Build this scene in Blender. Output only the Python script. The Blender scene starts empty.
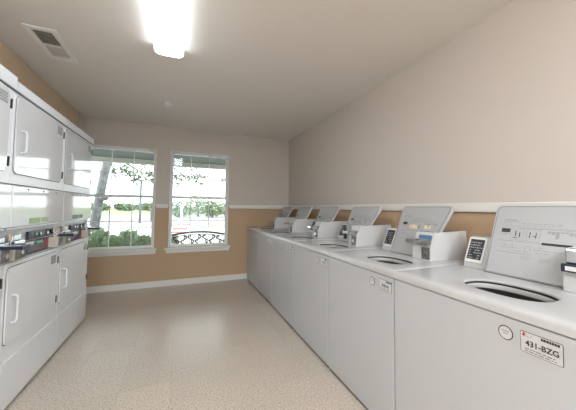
import bpy, bmesh, math, random
from mathutils import Vector, Matrix

SC = bpy.context.scene
COL = SC.collection
rnd = random.Random(7)

# ------------------------------------------------------------------ camera
F_PX, YAW, PITCH, ROLL = 265.2, math.radians(22.445), math.radians(2.693), math.radians(0.514)
cam_d = bpy.data.cameras.new('camera')
cam_d.sensor_width = 36.0
cam_d.lens = F_PX * 36.0 / 576.0
cam_d.shift_x = -3.755 / 576.0
cam_d.shift_y = -9.315 / 576.0
cam_d.clip_start = 0.02
cam_d.clip_end = 500
cam = bpy.data.objects.new('camera', cam_d)
COL.objects.link(cam)
_r = Vector((math.cos(YAW), -math.sin(YAW), 0)); _fh = Vector((math.sin(YAW), math.cos(YAW), 0)); _z = Vector((0, 0, 1))
_u = -math.sin(PITCH) * _fh + math.cos(PITCH) * _z
_f = math.cos(PITCH) * _fh + math.sin(PITCH) * _z
_r3 = math.cos(ROLL) * _r + math.sin(ROLL) * _u
_u3 = -math.sin(ROLL) * _r + math.cos(ROLL) * _u
_m = Matrix((_r3, _u3, -_f)).transposed().to_4x4()
_m.translation = Vector((-1.7907, -4.4887, 1.194))
cam.matrix_world = _m
SC.camera = cam

# ------------------------------------------------------------------ world, sun, exposure
SC.view_settings.view_transform = 'Standard'
SC.view_settings.look = 'None'
SC.view_settings.gamma = 1.0
SC.view_settings.use_curve_mapping = False
SC.view_settings.exposure = 0.62
SKY_STRENGTH = 3.2
LAMP_STRENGTH = 10.0
FILL_LAMP_STRENGTH = 31.0  # for the fill lights added behind the viewer
world = bpy.data.worlds.new('sky')
SC.world = world
world.use_nodes = True
wn = world.node_tree.nodes
wn['Background'].inputs['Color'].default_value = (0.93, 0.97, 1.0, 1)
wn['Background'].inputs['Strength'].default_value = SKY_STRENGTH
sun_d = bpy.data.lights.new('sun', 'SUN')
sun_d.energy = 1.8
sun_d.angle = math.radians(6)
sun_d.color = (1, 0.96, 0.9)
sun = bpy.data.objects.new('sun', sun_d)
sun.rotation_euler = Vector((0.70, 0.02, -0.70)).to_track_quat('-Z', 'Y').to_euler()
COL.objects.link(sun)


# ------------------------------------------------------------------ materials
def mat(name, col, rough=0.5, metal=0.0, spec=0.5, emit=None, coat=0.0):
    m = bpy.data.materials.new(name)
    m.use_nodes = True
    b = m.node_tree.nodes['Principled BSDF']
    b.inputs['Base Color'].default_value = (*col, 1)
    b.inputs['Roughness'].default_value = rough
    b.inputs['Metallic'].default_value = metal
    b.inputs['Specular IOR Level'].default_value = spec
    b.inputs['Coat Weight'].default_value = coat
    if emit:
        b.inputs['Emission Color'].default_value = (*emit[0], 1)
        b.inputs['Emission Strength'].default_value = emit[1]
    return m


def noise_bump(m, scale, strength, dist=0.002, detail=3):
    nt = m.node_tree
    tc = nt.nodes.new('ShaderNodeTexCoord')
    n = nt.nodes.new('ShaderNodeTexNoise')
    n.inputs['Scale'].default_value = scale
    n.inputs['Detail'].default_value = detail
    bp = nt.nodes.new('ShaderNodeBump')
    bp.inputs['Strength'].default_value = strength
    bp.inputs['Distance'].default_value = dist
    nt.links.new(tc.outputs['Object'], n.inputs['Vector'])
    nt.links.new(n.outputs['Fac'], bp.inputs['Height'])
    nt.links.new(bp.outputs['Normal'], nt.nodes['Principled BSDF'].inputs['Normal'])
    return m


def vary(m, c1, c2, scale, detail=4, lo=0.35, hi=0.65):
    nt = m.node_tree
    tc = nt.nodes.new('ShaderNodeTexCoord')
    n = nt.nodes.new('ShaderNodeTexNoise')
    n.inputs['Scale'].default_value = scale
    n.inputs['Detail'].default_value = detail
    cr = nt.nodes.new('ShaderNodeValToRGB')
    cr.color_ramp.elements[0].position = lo
    cr.color_ramp.elements[1].position = hi
    cr.color_ramp.elements[0].color = (*c1, 1)
    cr.color_ramp.elements[1].color = (*c2, 1)
    nt.links.new(tc.outputs['Object'], n.inputs['Vector'])
    nt.links.new(n.outputs['Fac'], cr.inputs['Fac'])
    nt.links.new(cr.outputs['Color'], nt.nodes['Principled BSDF'].inputs['Base Color'])
    return m


TAUPE = (0.62, 0.565, 0.52)
TAN = (0.52, 0.375, 0.25)
M = {}
M['taupe'] = noise_bump(mat('taupe_paint', TAUPE, 0.7, spec=0.25), 90, 0.25)
M['tan'] = noise_bump(mat('lit_tan_paint', (0.64, 0.49, 0.345), 0.7, spec=0.25), 90, 0.25)  # wall tan lightened to stand for lamp light on the header
M['ceiling'] = noise_bump(mat('ceiling_paint', (0.80, 0.755, 0.71), 0.8, spec=0.2), 60, 0.4)
M['trim'] = mat('white_trim_paint', (0.80, 0.79, 0.76), 0.4)
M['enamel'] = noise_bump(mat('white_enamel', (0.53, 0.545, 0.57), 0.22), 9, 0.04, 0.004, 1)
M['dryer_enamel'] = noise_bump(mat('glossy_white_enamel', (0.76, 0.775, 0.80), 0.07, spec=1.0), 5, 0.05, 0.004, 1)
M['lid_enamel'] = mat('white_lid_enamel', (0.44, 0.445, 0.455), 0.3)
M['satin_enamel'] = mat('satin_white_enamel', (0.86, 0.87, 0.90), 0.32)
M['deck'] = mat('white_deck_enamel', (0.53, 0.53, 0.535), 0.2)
M['label'] = mat('white_sticker', (0.80, 0.80, 0.78), 0.35)
M['sticker'] = mat('pale_grey_sticker', (0.60, 0.60, 0.61), 0.3)
M['meter'] = mat('white_meter_enamel', (0.68, 0.68, 0.69), 0.3)
M['shaded_louver'] = mat('shaded_register_slat', (0.50, 0.48, 0.45), 0.6)  # white slats greyed, their shade put into the colour
M['ink'] = mat('black_ink', (0.03, 0.03, 0.035), 0.5)
M['grey_ink'] = mat('grey_ink', (0.33, 0.33, 0.34), 0.6)
M['red'] = mat('red_ink', (0.50, 0.06, 0.06), 0.5)
M['pale_ink'] = mat('cream_ink', (0.78, 0.66, 0.50), 0.6)
M['black'] = mat('black_plastic', (0.02, 0.02, 0.022), 0.35)
M['dark'] = mat('dark_gap_fill', (0.03, 0.028, 0.026), 0.7)
M['seam'] = mat('grey_seal', (0.16, 0.165, 0.18), 0.6)
M['seal_grey'] = mat('blue_grey_seal', (0.20, 0.22, 0.25), 0.5)
M['tub'] = mat('dark_tub_steel', (0.05, 0.05, 0.052), 0.5, 0.3)
M['ring'] = mat('white_plastic_ring', (0.50, 0.49, 0.48), 0.4)
M['chrome'] = mat('chrome', (0.75, 0.76, 0.78), 0.15, 1.0)
M['brushed'] = mat('brushed_steel', (0.45, 0.46, 0.48), 0.3, 0.9)
M['beige'] = mat('beige_metal', (0.60, 0.56, 0.49), 0.4)
M['vault'] = mat('grey_vault_door', (0.20, 0.19, 0.175), 0.4, 0.4)
M['navy'] = mat('navy_slide', (0.02, 0.028, 0.055), 0.3)
M['blue'] = mat('blue_strip', (0.09, 0.19, 0.36), 0.35)
M['green'] = mat('green_button', (0.25, 0.55, 0.33), 0.4)
M['olive'] = mat('green_reflection_label', (0.33, 0.45, 0.20), 0.4)  # black label plate coloured with its green reflection
M['lens'] = mat('lit_acrylic_lens', (0.9, 0.9, 0.9), 0.4, emit=((0.865, 0.935, 1.0), LAMP_STRENGTH))
M['lens_side'] = mat('lit_lens_side', (0.9, 0.9, 0.9), 0.4, emit=((0.865, 0.935, 1.0), 4.0))
M['fill_lens'] = mat('added_fill_lens', (0.9, 0.9, 0.9), 0.4, emit=((0.865, 0.935, 1.0), FILL_LAMP_STRENGTH))
M['fill_side'] = mat('added_fill_side', (0.9, 0.9, 0.9), 0.4, emit=((0.865, 0.935, 1.0), FILL_LAMP_STRENGTH * 2.0))
M['housing'] = mat('white_lamp_housing', (0.82, 0.82, 0.80), 0.4)
M['louver'] = mat('white_register', (0.85, 0.84, 0.82), 0.5)
M['duct'] = mat('dark_duct', (0.035, 0.03, 0.025), 0.9)
M['frame'] = mat('white_vinyl', (0.80, 0.81, 0.80), 0.35)
M['soffit'] = mat('green_porch_soffit', (0.065, 0.09, 0.07), 0.7)
M['fascia'] = mat('pale_fascia', (0.38, 0.36, 0.33), 0.7)
M['concrete'] = vary(mat('pale_concrete', (0.5, 0.5, 0.5), 0.9), (0.36, 0.355, 0.36), (0.42, 0.42, 0.42), 0.6)
M['asphalt'] = vary(mat('pale_road', (0.4, 0.4, 0.4), 0.9), (0.21, 0.21, 0.22), (0.27, 0.27, 0.275), 0.3)
M['grass'] = vary(mat('pale_grass', (0.3, 0.35, 0.15), 0.9), (0.15, 0.20, 0.085), (0.20, 0.235, 0.12), 0.4)
M['leaf'] = vary(mat('green_leaf', (0.1, 0.2, 0.06), 0.6), (0.05, 0.08, 0.045), (0.11, 0.15, 0.085), 1.2)
M['hedge'] = vary(mat('hedge_leaf', (0.1, 0.2, 0.06), 0.6), (0.20, 0.29, 0.17), (0.34, 0.44, 0.27), 3)
M['far_leaf'] = vary(mat('far_leaf', (0.1, 0.2, 0.06), 0.8), (0.09, 0.13, 0.075), (0.17, 0.215, 0.125), 0.7)
M['bark'] = noise_bump(vary(mat('grey_bark', (0.2, 0.18, 0.17), 0.9), (0.10, 0.103, 0.108), (0.20, 0.203, 0.21), 9), 20, 0.7, 0.02)
M['iron'] = mat('black_iron', (0.03, 0.035, 0.04), 0.5, 0.5)
M['grey_metal'] = mat('grey_post', (0.12, 0.12, 0.13), 0.5, 0.5)
M['siding'] = mat('outside_wall', (0.5, 0.46, 0.4), 0.8)


def wall_two_tone():
    m = noise_bump(mat('two_tone_wall_paint', TAUPE, 0.7, spec=0.25), 90, 0.25)
    nt = m.node_tree
    g = nt.nodes.new('ShaderNodeNewGeometry')
    s = nt.nodes.new('ShaderNodeSeparateXYZ')
    c = nt.nodes.new('ShaderNodeMath'); c.operation = 'GREATER_THAN'; c.inputs[1].default_value = 1.205
    mx = nt.nodes.new('ShaderNodeMix'); mx.data_type = 'RGBA'
    mx.inputs[6].default_value = (*TAN, 1); mx.inputs[7].default_value = (*TAUPE, 1)
    nt.links.new(g.outputs['Position'], s.inputs[0])
    nt.links.new(s.outputs['Z'], c.inputs[0])
    nt.links.new(c.outputs[0], mx.inputs[0])
    nt.links.new(mx.outputs[2], nt.nodes['Principled BSDF'].inputs['Base Color'])
    return m


M['two_tone'] = wall_two_tone()


def floor_mat():
    m = mat('speckled_vinyl_tile', (0.5, 0.45, 0.38), 0.28, spec=0.45)
    nt = m.node_tree
    N, L = nt.nodes.new, nt.links.new
    b = nt.nodes['Principled BSDF']
    tc = N('ShaderNodeTexCoord')
    n1 = N('ShaderNodeTexNoise'); n1.inputs['Scale'].default_value = 105; n1.inputs['Detail'].default_value = 3
    r1 = N('ShaderNodeValToRGB')
    e = r1.color_ramp.elements
    e[0].position = 0.33; e[0].color = (0.35, 0.275, 0.205, 1)
    e[1].position = 0.62; e[1].color = (0.66, 0.585, 0.51, 1)
    k = e.new(0.47); k.color = (0.575, 0.497, 0.42, 1)
    L(tc.outputs['Object'], n1.inputs['Vector']); L(n1.outputs['Fac'], r1.inputs['Fac'])
    # tiles: faint per-tile tone and thin uneven seams
    br = N('ShaderNodeTexBrick')
    br.offset = 0.0
    br.inputs['Scale'].default_value = 1.0
    br.inputs['Brick Width'].default_value = 0.305
    br.inputs['Row Height'].default_value = 0.305
    br.inputs['Mortar Size'].default_value = 0.0014
    br.inputs['Mortar Smooth'].default_value = 0.3
    br.inputs['Color1'].default_value = (0.94, 0.94, 0.94, 1)
    br.inputs['Color2'].default_value = (1.04, 1.03, 1.02, 1)
    br.inputs['Mortar'].default_value = (0.78, 0.73, 0.67, 1)
    L(tc.outputs['Object'], br.inputs['Vector'])
    n2 = N('ShaderNodeTexNoise'); n2.inputs['Scale'].default_value = 1.3; n2.inputs['Detail'].default_value = 2
    r2 = N('ShaderNodeValToRGB'); r2.color_ramp.elements[0].position = 0.42; r2.color_ramp.elements[1].position = 0.62
    L(tc.outputs['Object'], n2.inputs['Vector']); L(n2.outputs['Fac'], r2.inputs['Fac'])
    mx = N('ShaderNodeMix'); mx.data_type = 'RGBA'
    mx.inputs[6].default_value = (1, 1, 1, 1)
    L(r2.outputs['Color'], mx.inputs[0]); L(br.outputs['Color'], mx.inputs[7])
    mu = N('ShaderNodeMix'); mu.data_type = 'RGBA'; mu.blend_type = 'MULTIPLY'; mu.inputs[0].default_value = 1
    L(r1.outputs['Color'], mu.inputs[6]); L(mx.outputs[2], mu.inputs[7])
    L(mu.outputs[2], b.inputs['Base Color'])
    bp = N('ShaderNodeBump'); bp.inputs['Strength'].default_value = 0.12; bp.inputs['Distance'].default_value = 0.002
    L(n1.outputs['Fac'], bp.inputs['Height']); L(bp.outputs['Normal'], b.inputs['Normal'])
    return m


M['floor'] = floor_mat()


def glass_mat():
    m = bpy.data.materials.new('window_glass')
    m.use_nodes = True
    nt = m.node_tree
    nt.nodes.clear()
    out = nt.nodes.new('ShaderNodeOutputMaterial')
    t = nt.nodes.new('ShaderNodeBsdfTransparent'); t.inputs['Color'].default_value = (0.93, 0.97, 0.95, 1)
    g = nt.nodes.new('ShaderNodeBsdfGlossy'); g.inputs['Roughness'].default_value = 0.02
    fr = nt.nodes.new('ShaderNodeFresnel'); fr.inputs['IOR'].default_value = 1.45
    mx = nt.nodes.new('ShaderNodeMixShader')
    nt.links.new(fr.outputs[0], mx.inputs[0])
    nt.links.new(t.outputs[0], mx.inputs[1]); nt.links.new(g.outputs[0], mx.inputs[2])
    nt.links.new(mx.outputs[0], out.inputs['Surface'])
    return m


M['glass'] = glass_mat()


# ------------------------------------------------------------------ mesh helpers
def new_bm():
    return bmesh.new()


def add_box(bm, x0, x1, y0, y1, z0, z1, bev=0.0, seg=2):
    v = [bm.verts.new((x, y, z)) for x in (x0, x1) for y in (y0, y1) for z in (z0, z1)]
    q = [(0, 1, 3, 2), (4, 6, 7, 5), (0, 4, 5, 1), (2, 3, 7, 6), (0, 2, 6, 4), (1, 5, 7, 3)]
    fs = [bm.faces.new([v[i] for i in f]) for f in q]
    if bev > 0:
        es = list({e for f in fs for e in f.edges})
        bmesh.ops.bevel(bm, geom=es, offset=bev, segments=seg, profile=0.5, affect='EDGES')


def add_cyl(bm, p0, p1, r0, r1=None, n=16, caps=True):
    if r1 is None:
        r1 = r0
    p0, p1 = Vector(p0), Vector(p1)
    d = (p1 - p0).normalized()
    a = d.orthogonal().normalized(); b = d.cross(a)
    A, B = [], []
    for i in range(n):
        t = 2 * math.pi * i / n
        o = math.cos(t) * a + math.sin(t) * b
        A.append(bm.verts.new(p0 + o * r0)); B.append(bm.verts.new(p1 + o * r1))
    for i in range(n):
        j = (i + 1) % n
        bm.faces.new((A[i], A[j], B[j], B[i]))
    if caps:
        bm.faces.new(A[::-1]); bm.faces.new(B)


def add_tube(bm, pts, r, n=8):
    """a tube along a polyline; r is one radius or one per point"""
    pts = [Vector(p) for p in pts]
    rr = r if isinstance(r, (list, tuple)) else [r] * len(pts)
    rings = []
    ref = None
    for i, p in enumerate(pts):
        d = (pts[min(i + 1, len(pts) - 1)] - pts[max(i - 1, 0)]).normalized()
        a = d.orthogonal().normalized() if ref is None else (ref - d * ref.dot(d)).normalized()
        ref = a
        b = d.cross(a)
        rings.append([bm.verts.new(p + (math.cos(2 * math.pi * k / n) * a + math.sin(2 * math.pi * k / n) * b) * rr[i]) for k in range(n)])
    for A, B in zip(rings, rings[1:]):
        for k in range(n):
            j = (k + 1) % n
            bm.faces.new((A[k], A[j], B[j], B[k]))
    bm.faces.new(rings[0][::-1]); bm.faces.new(rings[-1])


def add_prism(bm, poly, o, u, v, depth, bev=0.0):
    """polygon poly [(a,b)] in plane (o,u,v), extruded by depth along -(u x v) (front face at the plane)"""
    o, u, v = Vector(o), Vector(u), Vector(v)
    n = u.cross(v).normalized()
    f = [bm.verts.new(o + u * a + v * b) for a, b in poly]
    g = [bm.verts.new(o + u * a + v * b - n * depth) for a, b in poly]
    top = bm.faces.new(f)
    bm.faces.new(g[::-1])
    k = len(poly)
    for i in range(k):
        j = (i + 1) % k
        bm.faces.new((f[j], f[i], g[i], g[j]))
    if bev > 0:
        bmesh.ops.bevel(bm, geom=list(top.edges), offset=bev, segments=2, profile=0.5, affect='EDGES')


def rrect(a0, a1, b0, b1, r, n=5):
    pts = []
    for cx, cy, s in ((a1 - r, b1 - r, 0), (a0 + r, b1 - r, 1), (a0 + r, b0 + r, 2), (a1 - r, b0 + r, 3)):
        for i in range(n + 1):
            t = (s + i / n) * math.pi / 2
            pts.append((cx + r * math.cos(t), cy + r * math.sin(t)))
    return pts


def obj(name, bm, m, parent=None, smooth=False, base=None):
    if base is not None:
        bmesh.ops.translate(bm, verts=bm.verts, vec=-Vector(base))
    bmesh.ops.recalc_face_normals(bm, faces=bm.faces)
    me = bpy.data.meshes.new(name)
    bm.to_mesh(me); bm.free()
    me.materials.append(M[m] if isinstance(m, str) else m)
    if smooth:
        me.polygons.foreach_set('use_smooth', [True] * len(me.polygons))
        try:
            me.set_sharp_from_angle(angle=math.radians(35))
        except Exception:
            pass
    o = bpy.data.objects.new(name, me)
    COL.objects.link(o)
    if parent:
        o.parent = parent
    return o


def text_obj(name, body, size, m, mw, parent=None, base=None, bold=0.0, align='LEFT', sx=1.0):
    cu = bpy.data.curves.new('lettering', 'FONT')
    cu.body = body; cu.size = size; cu.offset = bold; cu.extrude = 0.0002
    cu.align_x = align
    t = bpy.data.objects.new('lettering', cu)
    COL.objects.link(t)
    bpy.context.view_layer.update()
    me = bpy.data.meshes.new_from_object(t.evaluated_get(bpy.context.evaluated_depsgraph_get()))
    bpy.data.objects.remove(t)
    me.transform(Matrix.Diagonal((sx, 1, 1, 1)))
    mw = mw.copy()
    if base is not None:
        mw.translation = mw.translation - Vector(base)
    me.transform(mw)
    me.materials.clear(); me.materials.append(M[m])
    o = bpy.data.objects.new(name, me)
    COL.objects.link(o)
    if parent:
        o.parent = parent
    return o


def plane_matrix(o, u, v):
    u, v = Vector(u).normalized(), Vector(v).normalized()
    mm = Matrix((u, v, u.cross(v))).transposed().to_4x4()
    mm.translation = Vector(o)
    return mm


def tag(o, label, cat, group=None, kind=None):
    o['label'] = label; o['category'] = cat
    if group: o['group'] = group
    if kind: o['kind'] = kind
    return o


def thing(name, label, cat, loc, group=None):
    o = bpy.data.objects.new(name, None)
    o.empty_display_size = 0.1
    COL.objects.link(o)
    o.location = loc
    return tag(o, label, cat, group)


def struct(name, bm, m, label=None, cat=None, parent=None, smooth=False):
    o = obj(name, bm, m, parent, smooth)
    if parent is None:
        o['kind'] = 'structure'
        if label: o['label'] = label
        if cat: o['category'] = cat
    return o


# ------------------------------------------------------------------ the room
H = 2.44
XL, YN = -3.09, -6.6
W1 = (-3.055, -2.172)
W2 = (-1.968, -1.086)
ZB, ZT = 0.575, 2.062

bm = new_bm(); add_box(bm, XL - 0.5, 0.15, YN - 0.1, 0.14, -0.1, 0.0)
struct('floor', bm, 'floor', 'beige speckled vinyl tile floor between the machines', 'floor')
bm = new_bm(); add_box(bm, XL - 0.5, 0.15, YN - 0.1, 0.14, H, H + 0.12)
struct('ceiling', bm, 'ceiling', 'flat taupe ceiling over the laundry room', 'ceiling')
bm = new_bm(); add_box(bm, 0.0, 0.15, YN, 0.0, 0, H)
struct('wall_right', bm, 'two_tone', 'taupe wall with tan lower part behind the washers', 'wall')
bm = new_bm()
add_box(bm, XL - 0.5, W1[0], 0.0, 0.14, 0, H)
add_box(bm, W1[1], W2[0], 0.0, 0.14, 0, H)
add_box(bm, W2[1], 0.15, 0.0, 0.14, 0, H)
for w in (W1, W2):
    add_box(bm, w[0], w[1], 0.0, 0.14, 0, ZB)
    add_box(bm, w[0], w[1], 0.0, 0.14, ZT, H)
struct('wall_back', bm, 'two_tone', 'window wall, taupe above and tan below the rail', 'wall')
bm = new_bm()
DX0, DX1, DZ = -2.75, -0.85, 2.10
add_box(bm, XL - 0.5, DX0, YN - 0.1, YN, 0, H)
add_box(bm, DX1, 0.15, YN - 0.1, YN, 0, H)
add_box(bm, DX0, DX1, YN - 0.1, YN, DZ, H)
struct('wall_near', bm, 'two_tone', 'two-tone wall behind the viewer', 'wall')
# left wall: tan header over the alcove that holds the dryers, taupe return by the windows
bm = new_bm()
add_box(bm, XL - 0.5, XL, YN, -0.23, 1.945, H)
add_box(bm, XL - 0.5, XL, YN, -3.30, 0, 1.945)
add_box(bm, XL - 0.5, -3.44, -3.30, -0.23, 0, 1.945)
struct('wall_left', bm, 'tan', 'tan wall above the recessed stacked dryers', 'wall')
bm = new_bm(); add_box(bm, XL - 0.5, XL + 0.012, -0.23, 0.0, 0, H)
struct('trim_1', bm, 'taupe', 'taupe wall return at the left end of the window wall', 'trim')

# chair rail
bm = new_bm()
for x0, x1 in ((XL + 0.012, W1[0] - 0.02), (W1[1] + 0.02, W2[0] - 0.02), (W2[1] + 0.02, 0.0)):
    if x1 - x0 > 0.01:
        add_box(bm, x0, x1, -0.02, 0.0, 1.179, 1.239, 0.005)
struct('trim_2', bm, 'trim', 'white chair rail on the window wall', 'trim')
bm = new_bm(); add_box(bm, -0.022, 0.0, YN, -0.02, 1.179, 1.239, 0.005)
struct('trim_3', bm, 'trim', 'white chair rail on the right wall above the washers', 'trim')
bm = new_bm(); add_box(bm, -3.07, -0.002, -0.014, 0.0, 0.0, 0.088, 0.004)
struct('baseboard_back', bm, 'trim', 'white baseboard under the windows', 'baseboard')
bm = new_bm(); add_box(bm, -0.012, 0.0, YN, -0.016, 0.0, 0.088, 0.004)
struct('baseboard_right', bm, 'trim', 'white baseboard behind the washers', 'baseboard')


def window(n, x0, x1, label):
    r = bpy.data.objects.new('window_%d' % n, None)
    COL.objects.link(r); r.location = ((x0 + x1) / 2, 0, ZB)
    r['kind'] = 'structure'; r['label'] = label; r['category'] = 'window'
    b = r.location
    y0, y1 = 0.025, 0.10
    fw = 0.022
    bm = new_bm()
    add_box(bm, x0, x0 + fw, y0, y1, ZB, ZT, 0.004)
    add_box(bm, x1 - fw, x1, y0, y1, ZB, ZT, 0.004)
    add_box(bm, x0 + fw, x1 - fw, y0, y1, ZT - fw, ZT, 0.004)
    add_box(bm, x0 + fw, x1 - fw, y0, y1, ZB, ZB + fw, 0.004)
    obj('window_frame', bm, 'frame', r, base=b)
    # thin white casing bead, flush on the wall around the opening
    bm = new_bm()
    add_box(bm, x0 - 0.006, x0 + 0.008, -0.008, 0.025, ZB, ZT + 0.006, 0.003)
    add_box(bm, x1 - 0.008, x1 + 0.006, -0.008, 0.025, ZB, ZT + 0.006, 0.003)
    add_box(bm, x0 + 0.008, x1 - 0.008, -0.008, 0.025, ZT - 0.008, ZT + 0.006, 0.003)
    obj('casing', bm, 'frame', r, base=b)
    zm = 1.345
    for nm, za, zb, ya in (('upper_sash', zm - 0.01, ZT - fw, 0.07), ('lower_sash', ZB + fw, zm + 0.02, 0.04)):
        bm = new_bm()
        s = 0.016
        a0, a1 = x0 + fw, x1 - fw
        add_box(bm, a0, a0 + s, ya, ya + 0.025, za, zb)
        add_box(bm, a1 - s, a1, ya, ya + 0.025, za, zb)
        mt, mb = (0.009, 0.036) if nm == 'upper_sash' else (0.036, s)
        add_box(bm, a0 + s, a1 - s, ya, ya + 0.025, zb - mt, zb)
        add_box(bm, a0 + s, a1 - s, ya, ya + 0.025, za, za + mb)
        sh = obj(nm, bm, 'frame', r, base=b)
        bm = new_bm()
        zc = (za + zb) / 2 + (0.01 if nm == 'upper_sash' else 0)
        for k in (1, 2):
            xc = a0 + (a1 - a0) * k / 3
            add_box(bm, xc - 0.006, xc + 0.006, ya + 0.006, ya + 0.019, za + s, zb - s)
        add_box(bm, a0 + s, a1 - s, ya + 0.0065, ya + 0.0185, zc - 0.006, zc + 0.006)
        obj('muntin_grid', bm, 'frame', sh)
        bm = new_bm(); add_box(bm, a0 + s, a1 - s, ya + 0.010, ya + 0.014, za + s, zb - s)
        obj('pane', bm, 'glass', sh)
        for ch in sh.children:
            ch.location = -Vector(b)
    bm = new_bm()
    add_box(bm, x0 - 0.055, x1 + 0.045, -0.075, 0.024, ZB - 0.028, ZB - 0.001, 0.008, 3)
    add_box(bm, x0 - 0.035, x1 + 0.03, -0.02, -0.001, ZB - 0.082, ZB - 0.028, 0.005)
    obj('window_sill', bm, 'trim', r, base=b)
    return r


# unseen glazed double door, added to let in fill daylight
dr = bpy.data.objects.new('added_door_1', None)
COL.objects.link(dr); dr.location = ((DX0 + DX1) / 2, YN - 0.05, 0)
dr['kind'] = 'structure'; dr['label'] = 'glazed white double door added behind the viewer for fill daylight'; dr['category'] = 'door'
dxm = (DX0 + DX1) / 2
bm = new_bm()
for xa, xb in ((DX0, dxm - 0.002), (dxm + 0.002, DX1)):
    add_box(bm, xa, xa + 0.07, YN - 0.07, YN - 0.03, 0.005, DZ)
    add_box(bm, xb - 0.07, xb, YN - 0.07, YN - 0.03, 0.005, DZ)
    add_box(bm, xa + 0.07, xb - 0.07, YN - 0.07, YN - 0.03, 0.005, 0.16)
    add_box(bm, xa + 0.07, xb - 0.07, YN - 0.07, YN - 0.03, DZ - 0.08, DZ)
obj('door_frame', bm, 'frame', dr, base=dr.location)
for xa, xb in ((DX0, dxm), (dxm, DX1)):
    bm = new_bm(); add_box(bm, xa + 0.072, xb - 0.072, YN - 0.053, YN - 0.047, 0.16, DZ - 0.08)
    obj('pane', bm, 'glass', dr, base=dr.location)

window(1, W1[0], W1[1], 'white gridded window beside the dryers, hedge and leaning trunk outside')
window(2, W2[0], W2[1], 'white gridded window nearer the washers, iron bench outside')

# ------------------------------------------------------------------ outdoors
GZ = -0.12
bm = new_bm(); add_box(bm, -150, 150, 0.14, 400, GZ - 0.3, GZ - 0.02)
struct('lawn', bm, 'grass', 'pale green lawn beyond the road', 'lawn')
bm = new_bm(); add_box(bm, -60, 60, 15, 42, GZ - 0.02, GZ)
struct('parking_lot', bm, 'asphalt', 'pale road and parking lot outside the windows', 'road')
bm = new_bm(); add_box(bm, -30, 30, 0.14, 13.6, GZ - 0.02, GZ + 0.01)
add_box(bm, -30, 30, -40, YN - 0.11, GZ - 0.02, GZ + 0.01)
struct('sidewalk', bm, 'concrete', 'pale concrete walk outside the windows', 'walk')
bm = new_bm(); add_box(bm, -8, 5, 0.14, 2.3, 2.265, 2.40)
struct('porch_soffit', bm, 'soffit', 'green porch ceiling seen through the window tops', 'porch ceiling')
bm = new_bm(); add_box(bm, -8, 5, 2.3, 2.42, 2.16, 2.62)
struct('porch_fascia', bm, 'fascia', 'pale beam along the porch edge', 'porch beam')
# roof above the room, so that the sun stays outside
bm = new_bm(); add_box(bm, -8, 5, YN - 0.3, 2.42, 2.63, 2.75)
struct('roof', bm, 'siding', 'flat roof over the room and porch', 'roof')


def leaves(bm, c, rad, n, size, seed, flat=1.0):
    rg = random.Random(seed)
    c = Vector(c)
    for _ in range(n):
        d = Vector((rg.gauss(0, 1), rg.gauss(0, 1), rg.gauss(0, 1))).normalized()
        d = d * (rg.random() ** 0.4)
        p = c + Vector((d.x * rad[0], d.y * rad[1], d.z * rad[2]))
        a = Vector((rg.gauss(0, 1), rg.gauss(0, 1), rg.gauss(0, 1))).normalized()
        b = a.orthogonal().normalized()
        s = size * rg.uniform(0.6, 1.3)
        v = [bm.verts.new(p + q) for q in (a * s, b * s * 0.5, -a * s, -b * s * 0.5)]
        bm.faces.new(v)


# leaning tree by the left window
t = thing('tree', 'leaning grey-barked tree with a knot, right outside the window by the dryers', 'tree', (-3.97, 4.0, GZ))
b = t.location
bm = new_bm()
add_tube(bm, [(-3.98, 4, GZ - 0.05), (-3.95, 4, 0.4), (-3.88, 4, 1.0), (-3.82, 4, 1.5), (-3.74, 4, 2.1), (-3.6, 4.05, 2.9), (-3.4, 4.1, 3.6)],
         [0.15, 0.12, 0.11, 0.105, 0.105, 0.10, 0.07], 14)
obj('trunk', bm, 'bark', t, True, base=b)
bm = new_bm()
bmesh.ops.create_icosphere(bm, subdivisions=3, radius=0.11, matrix=Matrix.Translation((-3.72, 3.93, 1.42)) @ Matrix.Diagonal((1.1, 0.8, 0.7, 1)))
obj('burl', bm, 'bark', t, True, base=b)
bm = new_bm()
for pts in ([(-3.66, 4.0, 2.6), (-3.2, 4.2, 2.75), (-2.6, 4.5, 2.45), (-2.0, 4.7, 2.25)], [(-3.55, 4.0, 3.0), (-2.6, 4.4, 3.0), (-1.6, 4.9, 2.6), (-0.9, 5.2, 2.3)],
            [(-3.7, 4.0, 2.4), (-3.4, 4.3, 2.5), (-2.9, 4.7, 2.2)]):
    add_tube(bm, pts, [0.05, 0.035, 0.02, 0.01][:len(pts)], 6)
obj('branch', bm, 'bark', t, True, base=b)
bm = new_bm()
for i, (x, y, z, rx, rz, n) in enumerate(((-3.35, 4.3, 2.18, 0.35, 0.20, 60), (-2.95, 4.5, 2.12, 0.45, 0.20, 70), (-3.1, 4.5, 1.92, 0.2, 0.1, 16), (-2.55, 4.5, 2.22, 0.4, 0.15, 55), (-2.62, 4.5, 2.0, 0.15, 0.08, 10),
                                        (-2.05, 4.9, 2.16, 0.40, 0.20, 70), (-1.95, 4.9, 1.93, 0.16, 0.09, 16), (-1.5, 5.0, 2.18, 0.45, 0.16, 70), (-1.2, 5.0, 2.0, 0.15, 0.07, 8), (-1.05, 5.1, 2.26, 0.3, 0.1, 25),
                                        (-0.45, 5.3, 2.18, 0.14, 0.07, 14), (-2.2, 5.2, 2.75, 1.5, 0.35, 350), (-3.2, 4.6, 3.2, 1.5, 0.6, 450))):
    leaves(bm, (x, y, z), (rx, 0.3, rz), int(n * 1.5), 0.06, 20 + i)
obj('foliage', bm, 'leaf', t, base=b)


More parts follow.
